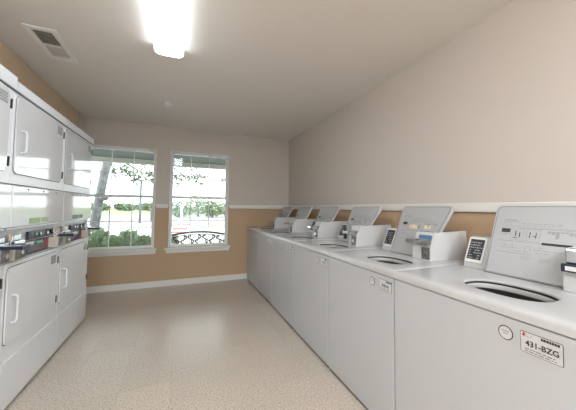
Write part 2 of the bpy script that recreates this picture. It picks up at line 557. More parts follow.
def shrub(x, y, rx, h, seed, label, m='hedge', n=800, size=0.04):
    t = thing('shrub', label, 'shrub', (x, y, GZ + 0.01), 'shrubs under the window')
    b = t.location
    bm = new_bm()
    rg = random.Random(seed)
    for k in range(5):
        a = rg.uniform(0, 6.28)
        add_tube(bm, [(x, y, GZ), (x + 0.5 * rx * math.cos(a), y + 0.1 * math.sin(a), GZ + h * 0.8)], [0.012, 0.005], 5)
    obj('stem', bm, 'bark', t, base=b)
    bm = new_bm()
    leaves(bm, (x, y, GZ + h * 0.5), (rx, 0.22, h * 0.5), n, size, seed)
    leaves(bm, (x, y, GZ + h * 0.86), (rx * 0.9, 0.18, h * 0.14), n // 4, size, seed + 50)
    obj('foliage', bm, m, t, base=b)


shrub(-3.39, 1.25, 0.18, 0.74, 1, 'leafy green shrub below the leaning trunk, leftmost in the front of the hedge')
shrub(-2.92, 1.25, 0.18, 0.80, 2, 'leafy green shrub in the front of the hedge, second from the leaning trunk')
shrub(-2.45, 1.25, 0.18, 0.78, 3, 'leafy green shrub at the right end of the front of the hedge')
shrub(-3.30, 1.92, 0.19, 0.86, 6, 'taller green shrub at the back of the hedge, nearest the leaning trunk')
shrub(-2.79, 1.92, 0.19, 0.84, 7, 'taller green shrub at the back of the hedge, right half of the window')
shrub(-2.38, 2.0, 0.11, 0.66, 4, 'small low shrub at the right end of the hedge', n=250)
shrub(-1.93, 2.05, 0.10, 0.72, 5, 'pale small shrub behind the left end of the iron bench', n=200)


def tree_far(x, y, r, h, seed, label, group, n=420, size=0.35):
    t = thing('tree', label, 'tree', (x, y, GZ - 0.02), group)
    b = t.location
    bm = new_bm(); add_cyl(bm, (x, y, GZ - 0.02), (x, y, GZ + h * 0.5), 0.16, 0.1, 8)
    obj('trunk', bm, 'bark', t, base=b)
    bm = new_bm()
    leaves(bm, (x, y, GZ + h * 0.52), (r, r, h * 0.48), n, size, seed)
    obj('foliage', bm, 'far_leaf', t, base=b)


G1 = 'trees across the road behind the bench'
for i, (x, y, r, h, lab) in enumerate((
        (-1.9, 31.5, 1.65, 2.1, 'round green tree across the road, left behind the sign post'),
        (0.4, 36, 1.7, 3.2, 'tallest round green tree across the road, middle of the bench window'),
        (1.9, 31.5, 1.6, 2.2, 'round green tree across the road, just right of the tallest one'),
        (4.7, 36, 1.9, 2.1, 'low green tree across the road, right edge of the bench window'))):
    tree_far(x, y, r, h, 100 + i, lab, G1, size=0.2, n=600)
G2 = 'distant tree line behind the lawn'
fx = [-31.0, -27.0, -23.5, -20.2, -17.0, -14.4, -11.4]
pl = ['leftmost distant tree seen past the leaning trunk', 'second distant tree from the leaning trunk', 'third distant tree from the leaning trunk',
      'middle distant tree of the far tree line', 'distant tree left of the lamp post', 'distant tree just behind the lamp post', 'largest distant tree at the right end of the tree line']
for i, x in enumerate(fx):
    tree_far(x, 90 + (i % 2) * 7, 2.1, 2.3 + 0.25 * (i % 2) + (0.6 if i == 6 else 0), 200 + i, pl[i], G2, n=220, size=0.5)

# lamp post
t = thing('lamp_post', 'thin grey lamp post on the lawn seen through the dryer-side window', 'lamp post', (-4.9, 20, GZ))
bm = new_bm(); add_cyl(bm, (-4.9, 20, GZ), (-4.9, 20, 3.3), 0.10, 0.08, 8)
obj('pole', bm, 'grey_metal', t, base=t.location)
bm = new_bm(); add_box(bm, -5.15, -4.65, 19.9, 20.1, 3.3, 3.4, 0.02)
obj('lamp_head', bm, 'grey_metal', t, base=t.location)
for x, lab in ((-4.28, 'short dark post, left of the pair right of the lamp post'), (-3.5, 'short dark post, right of the pair right of the lamp post')):
    bm = new_bm(); add_cyl(bm, (x, 22, GZ), (x, 22, 0.95), 0.08, 0.08, 8)
    bm2 = obj('bollard', bm, 'grey_metal')
    tag(bm2, lab, 'post', 'posts by the road')

# sign on a white post
t = thing('yard_sign', 'white yard sign with red lettering and a white post by the road', 'sign', (-1.8, 8.0, GZ + 0.01))
b = t.location
bm = new_bm(); add_box(bm, -1.85, -1.75, 8.0, 8.08, GZ + 0.01, 1.32)
obj('post', bm, 'frame', t, base=b)
bm = new_bm(); add_box(bm, -2.19, -1.44, 7.96, 7.99, 0.08, 0.45)
p = obj('sign_panel', bm, 'frame', t, base=b)
bm = new_bm()
for z0, z1 in ((0.08, 0.125), (0.41, 0.45)):
    add_box(bm, -2.19, -1.44, 7.945, 7.958, z0, z1)
rg = random.Random(3)
x = -2.12
while x < -1.55:
    w = rg.uniform(0.05, 0.09)
    add_box(bm, x, x + 0.02, 7.95, 7.958, 0.2, 0.34); add_box(bm, x + w - 0.02, x + w, 7.95, 7.958, 0.2, 0.34)
    add_box(bm, x + 0.02, x + w - 0.02, 7.95, 7.958, 0.27, 0.3)
    x += w + 0.03
obj('lettering', bm, 'red', t, base=b)

# iron bench, its back to the window
t = thing('bench', 'black scrolled wrought-iron bench outside the window near the washers', 'bench', (-1.47, 1.35, GZ + 0.01))
b = t.location
g0 = GZ + 0.01
bx0, bx1 = -2.08, -0.86


def arch(x):
    u = (x - (bx0 + bx1) / 2) / ((bx1 - bx0) / 2)
    return 0.70 - 0.085 * u * u


bm = new_bm()
add_tube(bm, [(bx0 + (bx1 - bx0) * i / 24, 1.2, arch(bx0 + (bx1 - bx0) * i / 24)) for i in range(25)], 0.02, 8)
add_tube(bm, [(bx0, 1.2, 0.46), (bx1, 1.2, 0.46)], 0.013, 8)
add_tube(bm, [(bx0 + (bx1 - bx0) * i / 24, 1.2, arch(bx0 + (bx1 - bx0) * i / 24) - 0.045) for i in range(25)], 0.008, 6)
for k in range(9):
    xc = bx0 + (bx1 - bx0) * (k + 0.5) / 9
    top = arch(xc) - 0.05
    s = 1 if k % 2 else -1
    pts = []
    for i in range(15):
        q = i / 14
        pts.append((xc + s * 0.05 * math.sin(q * 2 * math.pi), 1.2, 0.47 + (top - 0.47) * q))
    add_tube(bm, pts, 0.014, 6)
    for zc, sg in ((0.47 + (top - 0.47) * 0.26, s), (0.47 + (top - 0.47) * 0.76, -s)):
        add_tube(bm, [(xc + sg * 0.03 + 0.028 * math.cos(a), 1.2, zc + 0.028 * math.sin(a)) for a in [j * 0.7 for j in range(8)]], 0.011, 6)
obj('backrest', bm, 'iron', t, True, base=b)
bm = new_bm()
for k in range(7):
    y = 1.22 + k * 0.065
    add_box(bm, bx0, bx1, y, y + 0.045, 0.29, 0.305)
obj('seat', bm, 'iron', t, base=b)
for x in (bx0, bx1):
    bm = new_bm()
    add_tube(bm, [(x, 1.2, g0), (x, 1.2, arch(x))], 0.016, 8)
    add_tube(bm, [(x, 1.66, g0), (x, 1.66, 0.52), (x, 1.6, 0.545), (x, 1.4, 0.55), (x, 1.2, 0.53)], 0.016, 8)
    obj('leg', bm, 'iron', t, True, base=b)

# ------------------------------------------------------------------ washers
WS = 0.674
NX = Vector((-1, 0, 0))


def washer(idx, s, label, plate, slide_kind, yl, yr, xf):
    t = thing('washing_machine', label, 'washer', (-0.40, s - WS / 2, 0.0), 'coin washers along the right wall')
    b = t.location
    a0, a1 = s - WS + (0.003 if idx > 1 else -0.05), s - 0.003         # near and far ends in y
    fx = -0.754
    # cabinet
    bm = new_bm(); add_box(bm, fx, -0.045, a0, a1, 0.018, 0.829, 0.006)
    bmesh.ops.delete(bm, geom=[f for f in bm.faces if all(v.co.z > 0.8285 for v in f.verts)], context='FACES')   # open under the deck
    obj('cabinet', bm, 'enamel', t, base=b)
    bm = new_bm(); add_box(bm, fx + 0.012, -0.06, a0 + 0.01, a1 - 0.01, 0.0, 0.018)
    obj('shadow_gap_base', bm, 'dark', t, base=b)  # dark plate standing in for the shadow in the kick gap
    # top deck with the tub opening
    cx, cy = -0.548, s - 0.416
    x0, x1, y0, y1 = fx - 0.004, -0.03, a0 - 0.001, a1 + 0.001
    angs = [2 * math.pi * i / 96 for i in range(96)]
    for px, py in ((x0, y0), (x0, y1), (x1, y0), (x1, y1)):
        angs.append(math.atan2(py - cy, px - cx) % (2 * math.pi))
    angs.sort()

    def outer(th, ins):
        c, q = math.cos(th), math.sin(th)
        X0, X1, Y0, Y1 = x0 + ins, x1 - ins, y0 + ins, y1 - ins
        # ray to the full rectangle, then clamped to the inset one
        r = min(((x1 - cx) / c if c > 1e-9 else (x0 - cx) / c if c < -1e-9 else 9), ((y1 - cy) / q if q > 1e-9 else (y0 - cy) / q if q < -1e-9 else 9))
        return min(max(cx + r * c, X0), X1), min(max(cy + r * q, Y0), Y1)

    def hole(th, k):
        c, q = math.cos(th), math.sin(th)
        n = 2.5
        r = (abs(c / 0.108) ** n + abs(q / 0.152) ** n) ** (-1 / n)
        return cx + k * r * c, cy + k * r * q

    def loops(bm, specs):
        prev = None
        for fn, k, z in specs:
            ring = [bm.verts.new((*fn(th, k), z)) for th in angs]
            if prev:
                for i in range(len(angs)):
                    j = (i + 1) % len(angs)
                    bm.faces.new((prev[i], prev[j], ring[j], ring[i]))
            prev = ring
        return prev

    bm = new_bm()
    loops(bm, [(outer, 0.0, 0.833), (outer, 0.0, 0.855), (outer, 0.004, 0.864), (outer, 0.012, 0.869), (outer, 0.03, 0.871),
               (hole, 1.06, 0.871), (hole, 1.02, 0.870), (hole, 1.0, 0.867), (hole, 1.0, 0.862)])
    obj('top_deck', bm, 'deck', t, True, base=b)
    bm = new_bm()
    loops(bm, [(hole, 1.0, 0.862), (hole, 1.05, 0.861), (hole, 1.05, 0.852), (hole, 1.02, 0.851)])
    obj('dark_gap_ring', bm, 'dark', t, True, base=b)  # dark ring set in the gap between deck and tub ring
    bm = new_bm()
    loops(bm, [(hole, 1.03, 0.851), (hole, 0.995, 0.853), (hole, 0.975, 0.848), (hole, 0.965, 0.837), (hole, 0.975, 0.833)])
    obj('tub_ring', bm, 'ring', t, True, base=b)
    bm = new_bm()
    last = loops(bm, [(hole, 0.975, 0.833), (hole, 1.0, 0.82), (hole, 1.25, 0.76), (hole, 1.35, 0.5), (hole, 1.3, 0.40)])
    bm.faces.new(last)
    obj('tub', bm, 'tub', t, True, base=b)
    # lid, open and leaning back
    lo = Vector((-0.315, s, 0.874)); up = Vector((0.145, 0, 0.345)); Ls = up.length; up.normalize()
    uu = Vector((0, -1, 0)); nn = uu.cross(up)
    vbox = 0.20
    lr = yr - 0.026
    poly = [(0.182, 0.0), (lr, 0.0), (lr, vbox), (0.583, Ls - 0.035), (0.581, Ls - 0.012), (0.568, Ls - 0.001),
            (0.192, Ls - 0.001), (0.179, Ls - 0.012), (0.176, Ls - 0.035)]
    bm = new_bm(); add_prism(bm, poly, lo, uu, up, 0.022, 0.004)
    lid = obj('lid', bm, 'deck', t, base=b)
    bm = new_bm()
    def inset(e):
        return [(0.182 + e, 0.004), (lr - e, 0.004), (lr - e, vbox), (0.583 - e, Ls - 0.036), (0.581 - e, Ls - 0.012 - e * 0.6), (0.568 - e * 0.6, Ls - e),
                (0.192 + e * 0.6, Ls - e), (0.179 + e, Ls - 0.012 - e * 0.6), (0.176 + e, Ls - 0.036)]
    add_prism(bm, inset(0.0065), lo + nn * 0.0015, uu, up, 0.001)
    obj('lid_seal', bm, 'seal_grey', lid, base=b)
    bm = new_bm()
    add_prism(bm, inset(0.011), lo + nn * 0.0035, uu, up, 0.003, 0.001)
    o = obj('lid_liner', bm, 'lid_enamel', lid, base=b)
    # thin dark rod painted as the shadow line along the lid's hinge
    bm = new_bm(); add_cyl(bm, lo + uu * 0.185 + nn * 0.0 - up * 0.003, lo + uu * (lr - 0.002) - up * 0.003, 0.004, n=8)
    obj('hinge', bm, 'seam', lid, base=b)
    # printed instructions on the lid
    o0 = lo + nn * 0.0042
    bmd, bmg, bmp = new_bm(), new_bm(), new_bm()

    def bar(bmx, a, c, v0, v1):
        add_prism(bmx, [(a, v0), (c, v0), (c, v1), (a, v1)], o0, uu, up, 0.0006)

    def box_line(a, c, v0, v1, w=0.0014):
        bar(bmg, a, c, v0, v0 + w); bar(bmg, a, c, v1 - w, v1); bar(bmg, a, a + w, v0 + w, v1 - w); bar(bmg, c - w, c, v0 + w, v1 - w)
    rg = random.Random(11)
    bar(bmg, 0.228, 0.285, 0.288, 0.293)                        # heading
    box_line(0.228, 0.300, 0.255, 0.282)
    for q in (0.243, 0.258, 0.272, 0.286):
        bar(bmg, q, q + 0.0012, 0.256, 0.281)
    for q in (0.272, 0.262):
        x = 0.308
        while x < 0.46:
            w = rg.uniform(0.008, 0.03); bar(bmg, x, min(x + w, 0.47), q, q + 0.003); x += w + 0.006
    bar(bmd, 0.225, 0.264, 0.222, 0.243)                        # black block with lettering
    for q in (0.247, 0.252):
        bar(bmg, 0.30, 0.515, q, q + 0.002)
    for q in (0.214, 0.208):
        bar(bmg, 0.226, 0.258, q, q + 0.002)
    box_line(0.268, 0.325, 0.185, 0.243); box_line(0.335, 0.390, 0.185, 0.243)
    for a, c, v0, v1 in ((0.288, 0.292, 0.205, 0.232), (0.305, 0.309, 0.2, 0.225), (0.348, 0.351, 0.2, 0.23), (0.36, 0.372, 0.21, 0.213), (0.372, 0.375, 0.2, 0.228), (0.28, 0.3, 0.195, 0.198)):
        bar(bmd, a, c, v0, v1)
    x = 0.415
    for k in range(7):
        bar(bmg, x, x + 0.012, 0.205 + rg.uniform(0, 0.03), 0.21 + 0.03); x += 0.015
    bar(bmd, 0.400, 0.505, 0.172, 0.183)                        # heavy rule
    bar(bmg, 0.225, 0.395, 0.176, 0.179)
    for q in (0.155, 0.142, 0.128):
        x = 0.235
        while x < 0.50:
            w = rg.uniform(0.006, 0.03)
            if rg.random() < 0.65:
                bar(bmg, x, x + w, q, q + 0.0028)
            x += w + 0.008
    for x, v in ((0.25, 0.147), (0.285, 0.15), (0.34, 0.135), (0.36, 0.15)):
        bar(bmg, x, x + 0.002, v - 0.01, v + 0.014)
    bar(bmg, 0.225, 0.37, 0.116, 0.119)
    for q in (0.104, 0.095):
        bar(bmg, 0.33, 0.37, q, q + 0.002); bar(bmg, 0.40, 0.44, q, q + 0.002)
    if slide_kind == 'blue':
        bar(bmp, 0.29, 0.36, 0.195, 0.225); bar(bmp, 0.42, 0.47, 0.2, 0.225)
    ip = obj('instruction_print', bmg, 'grey_ink', lid, base=b)
    for mi, (bb, mm) in enumerate(((bmd, 'ink'), (bmp, 'pale_ink'))):
        n0 = len(bb.faces)
        if not n0:
            bb.free(); continue
        bmesh.ops.translate(bb, verts=bb.verts, vec=-Vector(b))
        bmesh.ops.recalc_face_normals(bb, faces=bb.faces)
        ip.data.materials.append(M[mm])
        k_ = len(ip.data.materials) - 1
        for f_ in bb.faces:
            f_.material_index = k_
        full = bmesh.new(); full.from_mesh(ip.data)
        tmp = bpy.data.meshes.new('print'); bb.to_mesh(tmp); bb.free()
        full.from_mesh(tmp); full.to_mesh(ip.data); full.free()
        bpy.data.meshes.remove(tmp)
    # control console behind the lid
    bm = new_bm()
    prof = [(-0.285, 0.872), (-0.214, 1.030), (-0.20, 1.040), (-0.03, 1.040), (-0.03, 0.872)]
    add_prism(bm, [(x, z) for x, z in prof], (0, s - yr + 0.027, 0), (1, 0, 0), (0, 0, 1), yr - 0.078)
    con = obj('console', bm, 'deck', t, base=b)
    pu = Vector((0.071, 0, 0.158)).normalized()
    po = Vector((-0.285, s, 0.872)) + uu.cross(pu) * 0.006
    bm = new_bm(); add_prism(bm, rrect(0.052, 0.146, 0.030, 0.176, 0.004), po, uu, pu, 0.005, 0.001)
    pan = obj('control_panel', bm, 'label', con, base=b)
    bm = new_bm(); add_prism(bm, [(0.061, 0.046), (0.138, 0.046), (0.138, 0.165), (0.061, 0.165)], po + uu.cross(pu) * 0.001, uu, pu, 0.001)
    obj('black_display', bm, 'black', con, base=b)
    bm = new_bm()
    rg = random.Random(4)
    pq = po + uu.cross(pu) * 0.0018
    for r_ in range(7):
        x = 0.066
        v = 0.052 + r_ * 0.015
        while x < 0.128:
            w = rg.uniform(0.004, 0.014)
            if rg.random() < 0.7:
                add_prism(bm, [(x, v), (x + w, v), (x + w, v + 0.006), (x, v + 0.006)], pq, uu, pu, 0.0008)
            x += w + 0.004
    obj('display_print', bm, 'grey_ink', con, base=b)
    # coin meter case: a slim spine with the coin head in front
    bm = new_bm()
    X = lambda q: q - xf
    add_prism(bm, [(X(-0.361), 0.872), (X(-0.354), 0.951), (X(-0.318), 1.042), (-0.262, 1.043), (-0.332, 0.872)], (0, s - yr, 0), (1, 0, 0), (0, 0, 1), yr - yl)
    add_prism(bm, [(X(-0.359), 0.8722), (X(-0.352), 0.951), (X(-0.316), 1.0425), (-0.026, 1.052), (-0.026, 0.8722)], (0, s - yr - 0.0002, 0), (1, 0, 0), (0, 0, 1), 0.022)
    mc = obj('coin_meter_case', bm, 'meter', t, base=b)
    yv0, yv1 = s - yr + 0.006, s - yr + 0.064
    bm = new_bm(); add_box(bm, X(-0.366), X(-0.356), yv0, yv1, 0.880, 0.955, 0.003)
    obj('vault_door', bm, 'vault', mc, base=b)
    bm = new_bm(); add_cyl(bm, (X(-0.371), (yv0 + yv1) / 2, 0.918), (X(-0.365), (yv0 + yv1) / 2, 0.918), 0.013, n=16)
    obj('lock', bm, 'chrome', mc, base=b)
    # coin slide: a chute plate on the slanted face, the slide poking out of it
    yc = s - (yl + yr) / 2
    h = (yr - yl) / 2
    if slide_kind == 'black':
        bm = new_bm(); add_box(bm, X(-0.392), X(-0.345), yc - h - 0.01, yc + h - 0.006, 0.953, 0.984, 0.003)
        obj('coin_slide', bm, 'navy', mc, base=b)
        bm = new_bm(); add_box(bm, X(-0.388), X(-0.34), yc - h - 0.01, yc + h - 0.016, 0.985, 1.046, 0.008)
        obj('coin_chute', bm, 'chrome', mc, base=b)
        bm = new_bm(); add_prism(bm, [(yl + 0.02, 0.960), (yl + 0.06, 0.960), (yl + 0.06, 0.977), (yl + 0.02, 0.977)], (X(-0.393), s, 0), (0, -1, 0), (0, 0, 1), 0.0006)
        obj('price_label', bm, 'label', mc, base=b)
    else:
        bm = new_bm()
        add_box(bm, X(-0.372), X(-0.335), yc - h + 0.008, yc + h - 0.03, 0.966, 1.004, 0.004)
        ch = obj('coin_chute', bm, 'brushed', mc, base=b)
        bm = new_bm()
        add_box(bm, X(-0.425), X(-0.373), yc - 0.02, yc + h - 0.02, 0.985, 0.998, 0.003)
        obj('coin_slide', bm, 'chrome', mc, base=b)
        bm = new_bm()
        add_box(bm, X(-0.434), X(-0.426), yc - 0.026, yc + h - 0.014, 0.978, 1.004, 0.003)
        obj('slide_grip', bm, 'chrome', mc, base=b)
        bm = new_bm(); add_box(bm, X(-0.418), X(-0.380), yc - 0.01, yc + 0.02, 0.9985, 1.001)
        obj('coin_slot', bm, 'black', mc, base=b)
    if slide_kind == 'blue':
        sl = Vector((0.036, 0, 0.091)).normalized()
        bm = new_bm(); add_prism(bm, rrect(yl + 0.03, yr - 0.012, 0.040, 0.082, 0.006), Vector((X(-0.354), s, 0.951)) + uu.cross(sl) * 0.003, uu, sl, 0.0035)
        obj('price_strip', bm, 'blue', mc, base=b)['label'] = 'blue strip on the coin head'
    if slide_kind == 'knob':
        bm = new_bm(); add_cyl(bm, (X(-0.425), yc + 0.01, 1.004), (X(-0.425), yc + 0.01, 1.040), 0.014, 0.011, 14)
        obj('knob', bm, 'black', mc, base=b)
        bm = new_bm(); add_cyl(bm, (X(-0.425), yc + 0.01, 0.935), (X(-0.425), yc + 0.01, 0.978), 0.013, 0.017, 14)
        obj('coin_cup', bm, 'black', mc, base=b)
    # front sticker and number plate
    fu, fv = Vector((0, -1, 0)), Vector((0, 0, 1))
    of = Vector((fx - 0.0012, s, 0))
    c0 = 0.522 if idx == 1 else 0.505
    r0 = 0.565
    zc = 0.775
    bm = new_bm(); add_prism(bm, [(c0 + 0.0225 * math.cos(k * math.pi / 16), zc + 0.024 * math.sin(k * math.pi / 16)) for k in range(32)], of, fu, fv, 0.001)
    st = obj('round_sticker', bm, 'ink', t, base=b)
    bm = new_bm(); add_prism(bm, [(c0 + 0.0195 * math.cos(k * math.pi / 16), zc + 0.021 * math.sin(k * math.pi / 16)) for k in range(32)], of + NX * 0.0004, fu, fv, 0.0006)
    obj('sticker_face', bm, 'sticker', st, base=b)
    bm = new_bm()
    for a, c, v in ((-0.012, 0.012, 0.004), (-0.007, 0.007, -0.004)):
        add_prism(bm, [(c0 + a, zc + v), (c0 + c, zc + v), (c0 + c, zc + v + 0.004), (c0 + a, zc + v + 0.004)], of + NX * 0.0008, fu, fv, 0.0004)
    obj('sticker_print', bm, 'grey_ink', st, base=b)
    r1 = r0 + (0.109 if idx == 1 else 0.098)
    z0, z1 = (0.737, 0.803) if idx == 1 else (0.745, 0.805)
    bm = new_bm(); add_prism(bm, rrect(r0, r1 - 0.002, z0, z1, 0.005), of, fu, fv, 0.001)
    npl = obj('number_plate', bm, 'ink', t, base=b)
    bm = new_bm(); add_prism(bm, rrect(r0 + 0.0015, r1 - 0.0035, z0 + 0.0015, z1 - 0.0015, 0.004), of + NX * 0.0004, fu, fv, 0.0006)
    obj('plate_face', bm, 'sticker', npl, base=b)
    mo = of + NX * 0.0009
    bm = new_bm()
    rg = random.Random(idx)
    x = r0 + 0.055
    while x < r1 - 0.009:
        w = rg.uniform(0.004, 0.007)
        add_prism(bm, [(x, z1 - 0.012), (x + w, z1 - 0.012), (x + w, z1 - 0.004), (x, z1 - 0.004)], mo, fu, fv, 0.0004)
        x += w + 0.001
    for v in (z0 + 0.013, z0 + 0.006):
        x = r0 + 0.012
        while x < r1 - 0.02:
            w = rg.uniform(0.004, 0.014)
            add_prism(bm, [(x, v), (x + w, v), (x + w, v + 0.002), (x, v + 0.002)], mo, fu, fv, 0.0004)
            x += w + 0.003
    if not plate:
        x = r0 + 0.022
        for k in range(6):
            add_prism(bm, [(x, z0 + 0.022), (x + 0.006, z0 + 0.022), (x + 0.006 - 0.003 * (k % 2), z0 + 0.038), (x + 0.001, z0 + 0.038)], mo, fu, fv, 0.0004)
            x += 0.0095
    obj('plate_print', bm, 'ink', npl, base=b)
    if plate:
        text_obj('plate_number', plate, 0.0235, 'ink', plane_matrix(mo + fu * (r0 + 0.014) + fv * (z0 + 0.024), fu, fv), npl, b, bold=0.0006, sx=0.95)
        bm = new_bm()
        add_prism(bm, [(r0 + 0.005, z1 - 0.013), (r0 + 0.012, z1 - 0.016), (r0 + 0.015, z1 - 0.008), (r0 + 0.010, z1 - 0.001)], mo, fu, fv, 0.0004)
        obj('red_emblem', bm, 'red', npl, base=b)
        bm = new_bm()
        add_tube(bm, [mo + fu * (r0 + 0.024 + 0.007 * math.cos(a)) + fv * (z1 - 0.009 + 0.005 * math.sin(a)) for a in [3.6 + 0.35 * j for j in range(9)]], 0.0008, 6)
        obj('grey_emblem', bm, 'grey_ink', npl, base=b)
    return t


WL = [
    (1, 'white top-load washer marked 431-BZG, nearest the camera', '431-BZG', 'black', 0.516, 0.652, 0.0),
    (2, 'white top-load washer with a blue strip on its coin head, second from the camera', None, 'blue', 0.43, 0.57, 0.0),
    (3, 'white top-load washer with a black knob on its coin slide, third from the camera', None, 'knob', 0.44, 0.555, 0.05),
    (4, 'white top-load washer in mid row, fourth from the camera', None, 'plain', 0.44, 0.56, 0.065),
    (5, 'white top-load washer second from the window wall', None, 'plain', 0.44, 0.56, 0.085),
    (6, 'white top-load washer at the far end of the row by the window wall', None, 'plain', 0.43, 0.55, 0.10),
]
for idx, lab, plate, kind, yl_, yr_, xf_ in WL:
    washer(idx, -3.389 + WS * (idx - 1), lab, plate, kind, yl_, yr_, xf_)


# ------------------------------------------------------------------ stacked dryers
WD = 0.729


def dryer(k, ynear, dx, label, label_mat, label_desc):
    """ynear: y of the near edge; v runs to the far edge"""
    X = -2.705
    t = thing('stacked_dryer', label, 'dryer', (X - 0.35, ynear + WD / 2, 0), 'stacked dryers along the left wall')
    b = t.location
    y0, y1 = ynear + 0.003, ynear + WD - 0.003
    U, V = Vector((0, 1, 0)), Vector((0, 0, 1))
    XB = X - 0.66
    # cabinet: base, lower body, recessed control bay, upper body, top cap
    bm = new_bm()
    add_box(bm, XB, X, y0, y1, 0.02, 0.298, 0.004)
    add_box(bm, XB, X - 0.006, y0, y1, 0.298, 0.858, 0.004)
    add_box(bm, XB, X - 0.048, y0, y1, 0.858, 1.066)
    add_box(bm, XB, X - 0.006, y0, y1, 1.066, 1.925 + dx, 0.006)
    obj('cabinet', bm, 'satin_enamel', t, base=b)
    bm = new_bm(); add_box(bm, XB + 0.02, X - 0.02, y0 + 0.01, y1 - 0.01, 0.0, 0.02)
    obj('shadow_gap_base', bm, 'dark', t, base=b)  # dark plate painted as the shaded gap under the dryer
    bm = new_bm(); add_box(bm, X - 0.0055, X + 0.006, y0 + 0.001, y1 - 0.001, 1.868, 1.925 + dx, 0.004)
    obj('top_trim', bm, 'satin_enamel', t, base=b)

    bm = new_bm(); add_box(bm, X - 0.0055, X + 0.001, y0 + 0.001, y1 - 0.001, 1.861, 1.8675)
    obj('trim_gap', bm, 'seam', t, base=b)

    def panel(name, v0, v1, z0, z1, r, m, proud=0.008):
        bm = new_bm(); add_prism(bm, rrect(v0 - 0.004, v1 + 0.004, z0 - 0.004, z1 + 0.004, r + 0.003), (X - 0.0045, ynear, 0), U, V, 0.0012)
        seal = obj('door_seal', bm, 'seam', t, base=b)
        bm = new_bm(); add_prism(bm, rrect(v0, v1, z0, z1, r), (X - 0.006 + proud, ynear, 0), U, V, proud - 0.0005, 0.0025)
        p = obj(name, bm, m, t, base=b)
        seal.parent = p
        return p
    for nm, z0, z1, hz in (('upper_door', 1.385, 1.845, (1.515, 1.650)), ('lower_door', 0.392, 0.832, (0.505, 0.665))):
        d = panel(nm, 0.018, 0.672, z0, z1, 0.03, 'dryer_enamel' if nm == 'upper_door' else 'satin_enamel')
        bm = new_bm()
        hx = X + 0.002
        add_tube(bm, [(hx - 0.002, ynear + 0.08, hz[0]), (hx + 0.02, ynear + 0.08, hz[0] + 0.004), (hx + 0.024, ynear + 0.08, hz[0] + 0.02),
                      (hx + 0.024, ynear + 0.08, hz[1] - 0.02), (hx + 0.02, ynear + 0.08, hz[1] - 0.004), (hx - 0.002, ynear + 0.08, hz[1])], 0.0065, 8)
        obj('handle', bm, 'dryer_enamel', d, True, base=b)
        # hinges at the far side
        for z in (z0 + 0.06, z1 - 0.07):
            bm = new_bm(); add_box(bm, X - 0.004, X + 0.006, ynear + 0.684, ynear + 0.690, z - 0.028, z + 0.028, 0.002)
            obj('hinge', bm, 'ink', d, base=b)
        # warning label in the top far corner
        bm = new_bm(); add_prism(bm, rrect(0.56, 0.65, z1 - 0.085, z1 - 0.02, 0.004), (X + 0.0026, ynear, 0), U, V, 0.0006)
        lb = obj('warning_label', bm, 'enamel', d, base=b)
        bm = new_bm()
        rg = random.Random(k * 3 + 1)
        for r_ in range(4):
            v = 0.568
            z = z1 - 0.034 - r_ * 0.015
            while v < 0.635:
                w = rg.uniform(0.006, 0.02)
                add_prism(bm, [(v, z), (v + w, z), (v + w, z + 0.004), (v, z + 0.004)], (X + 0.003, ynear, 0), U, V, 0.0004)
                v += w + 0.004
        obj('label_print', bm, 'ink', d, base=b)
    # small lint-screen stud on the upper door
    # upper access panel between door and coin bay
    bm = new_bm(); add_box(bm, X - 0.0055, X + 0.008, y0 + 0.001, y1 - 0.001, 1.066, 1.314, 0.006)
    ap = obj('access_panel', bm, 'dryer_enamel', t, base=b)
    bm = new_bm(); add_box(bm, X - 0.0055, X - 0.004, y0 + 0.001, y1 - 0.001, 1.314, 1.322)
    obj('panel_gap', bm, 'seam', ap, base=b)
    for q in range(3):
        bm = new_bm(); add_cyl(bm, (X + 0.0075, ynear + 0.17 + q * 0.2, 1.296), (X + 0.0115, ynear + 0.17 + q * 0.2, 1.296), 0.006, n=8)
        obj('screw', bm, 'seam', ap, base=b)
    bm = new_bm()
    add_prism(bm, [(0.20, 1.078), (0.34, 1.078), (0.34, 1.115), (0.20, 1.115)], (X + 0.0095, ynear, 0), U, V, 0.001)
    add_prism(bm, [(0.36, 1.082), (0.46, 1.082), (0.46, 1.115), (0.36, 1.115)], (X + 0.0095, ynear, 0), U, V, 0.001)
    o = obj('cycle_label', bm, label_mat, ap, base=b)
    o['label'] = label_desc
    # coin bay
    XC = X - 0.048
    bm = new_bm()
    add_box(bm, XC, X - 0.004, y0 + 0.002, y1 - 0.002, 0.859, 0.872, 0.002)
    add_box(bm, XC, X - 0.012, y0 + 0.002, y1 - 0.002, 1.050, 1.0655, 0.002)
    bay = obj('coin_bay', bm, 'brushed', t, base=b)
    bm = new_bm(); add_box(bm, XC, XC + 0.012, ynear + 0.30, ynear + 0.61, 0.874, 0.955, 0.002)
    ip = obj('instruction_plate', bm, 'seam', bay, base=b)
    bm = new_bm()
    add_prism(bm, rrect(0.555, 0.602, 0.885, 0.945, 0.006), (XC + 0.0135, ynear, 0), U, V, 0.001)
    add_prism(bm, [(0.38, 0.882), (0.48, 0.882), (0.48, 0.889), (0.38, 0.889)], (XC + 0.0135, ynear, 0), U, V, 0.001)
    obj('red_panel', bm, 'red', bay, base=b)
    bm = new_bm(); add_box(bm, XC + 0.012, XC + 0.02, ynear + 0.42, ynear + 0.50, 0.925, 0.946, 0.003)
    obj('green_button', bm, 'green', bay, base=b)
    bm = new_bm(); add_box(bm, XC, XC + 0.016, ynear + 0.30, ynear + 0.61, 0.965, 1.02, 0.003)
    obj('black_strip', bm, 'navy', bay, base=b)
    for q in (0.38, 0.44, 0.55):
        bm = new_bm(); add_cyl(bm, (XC + 0.014, ynear + q, 0.995), (XC + 0.028, ynear + q, 0.995), 0.011, n=12)
        obj('knob', bm, 'chrome', bay, base=b)
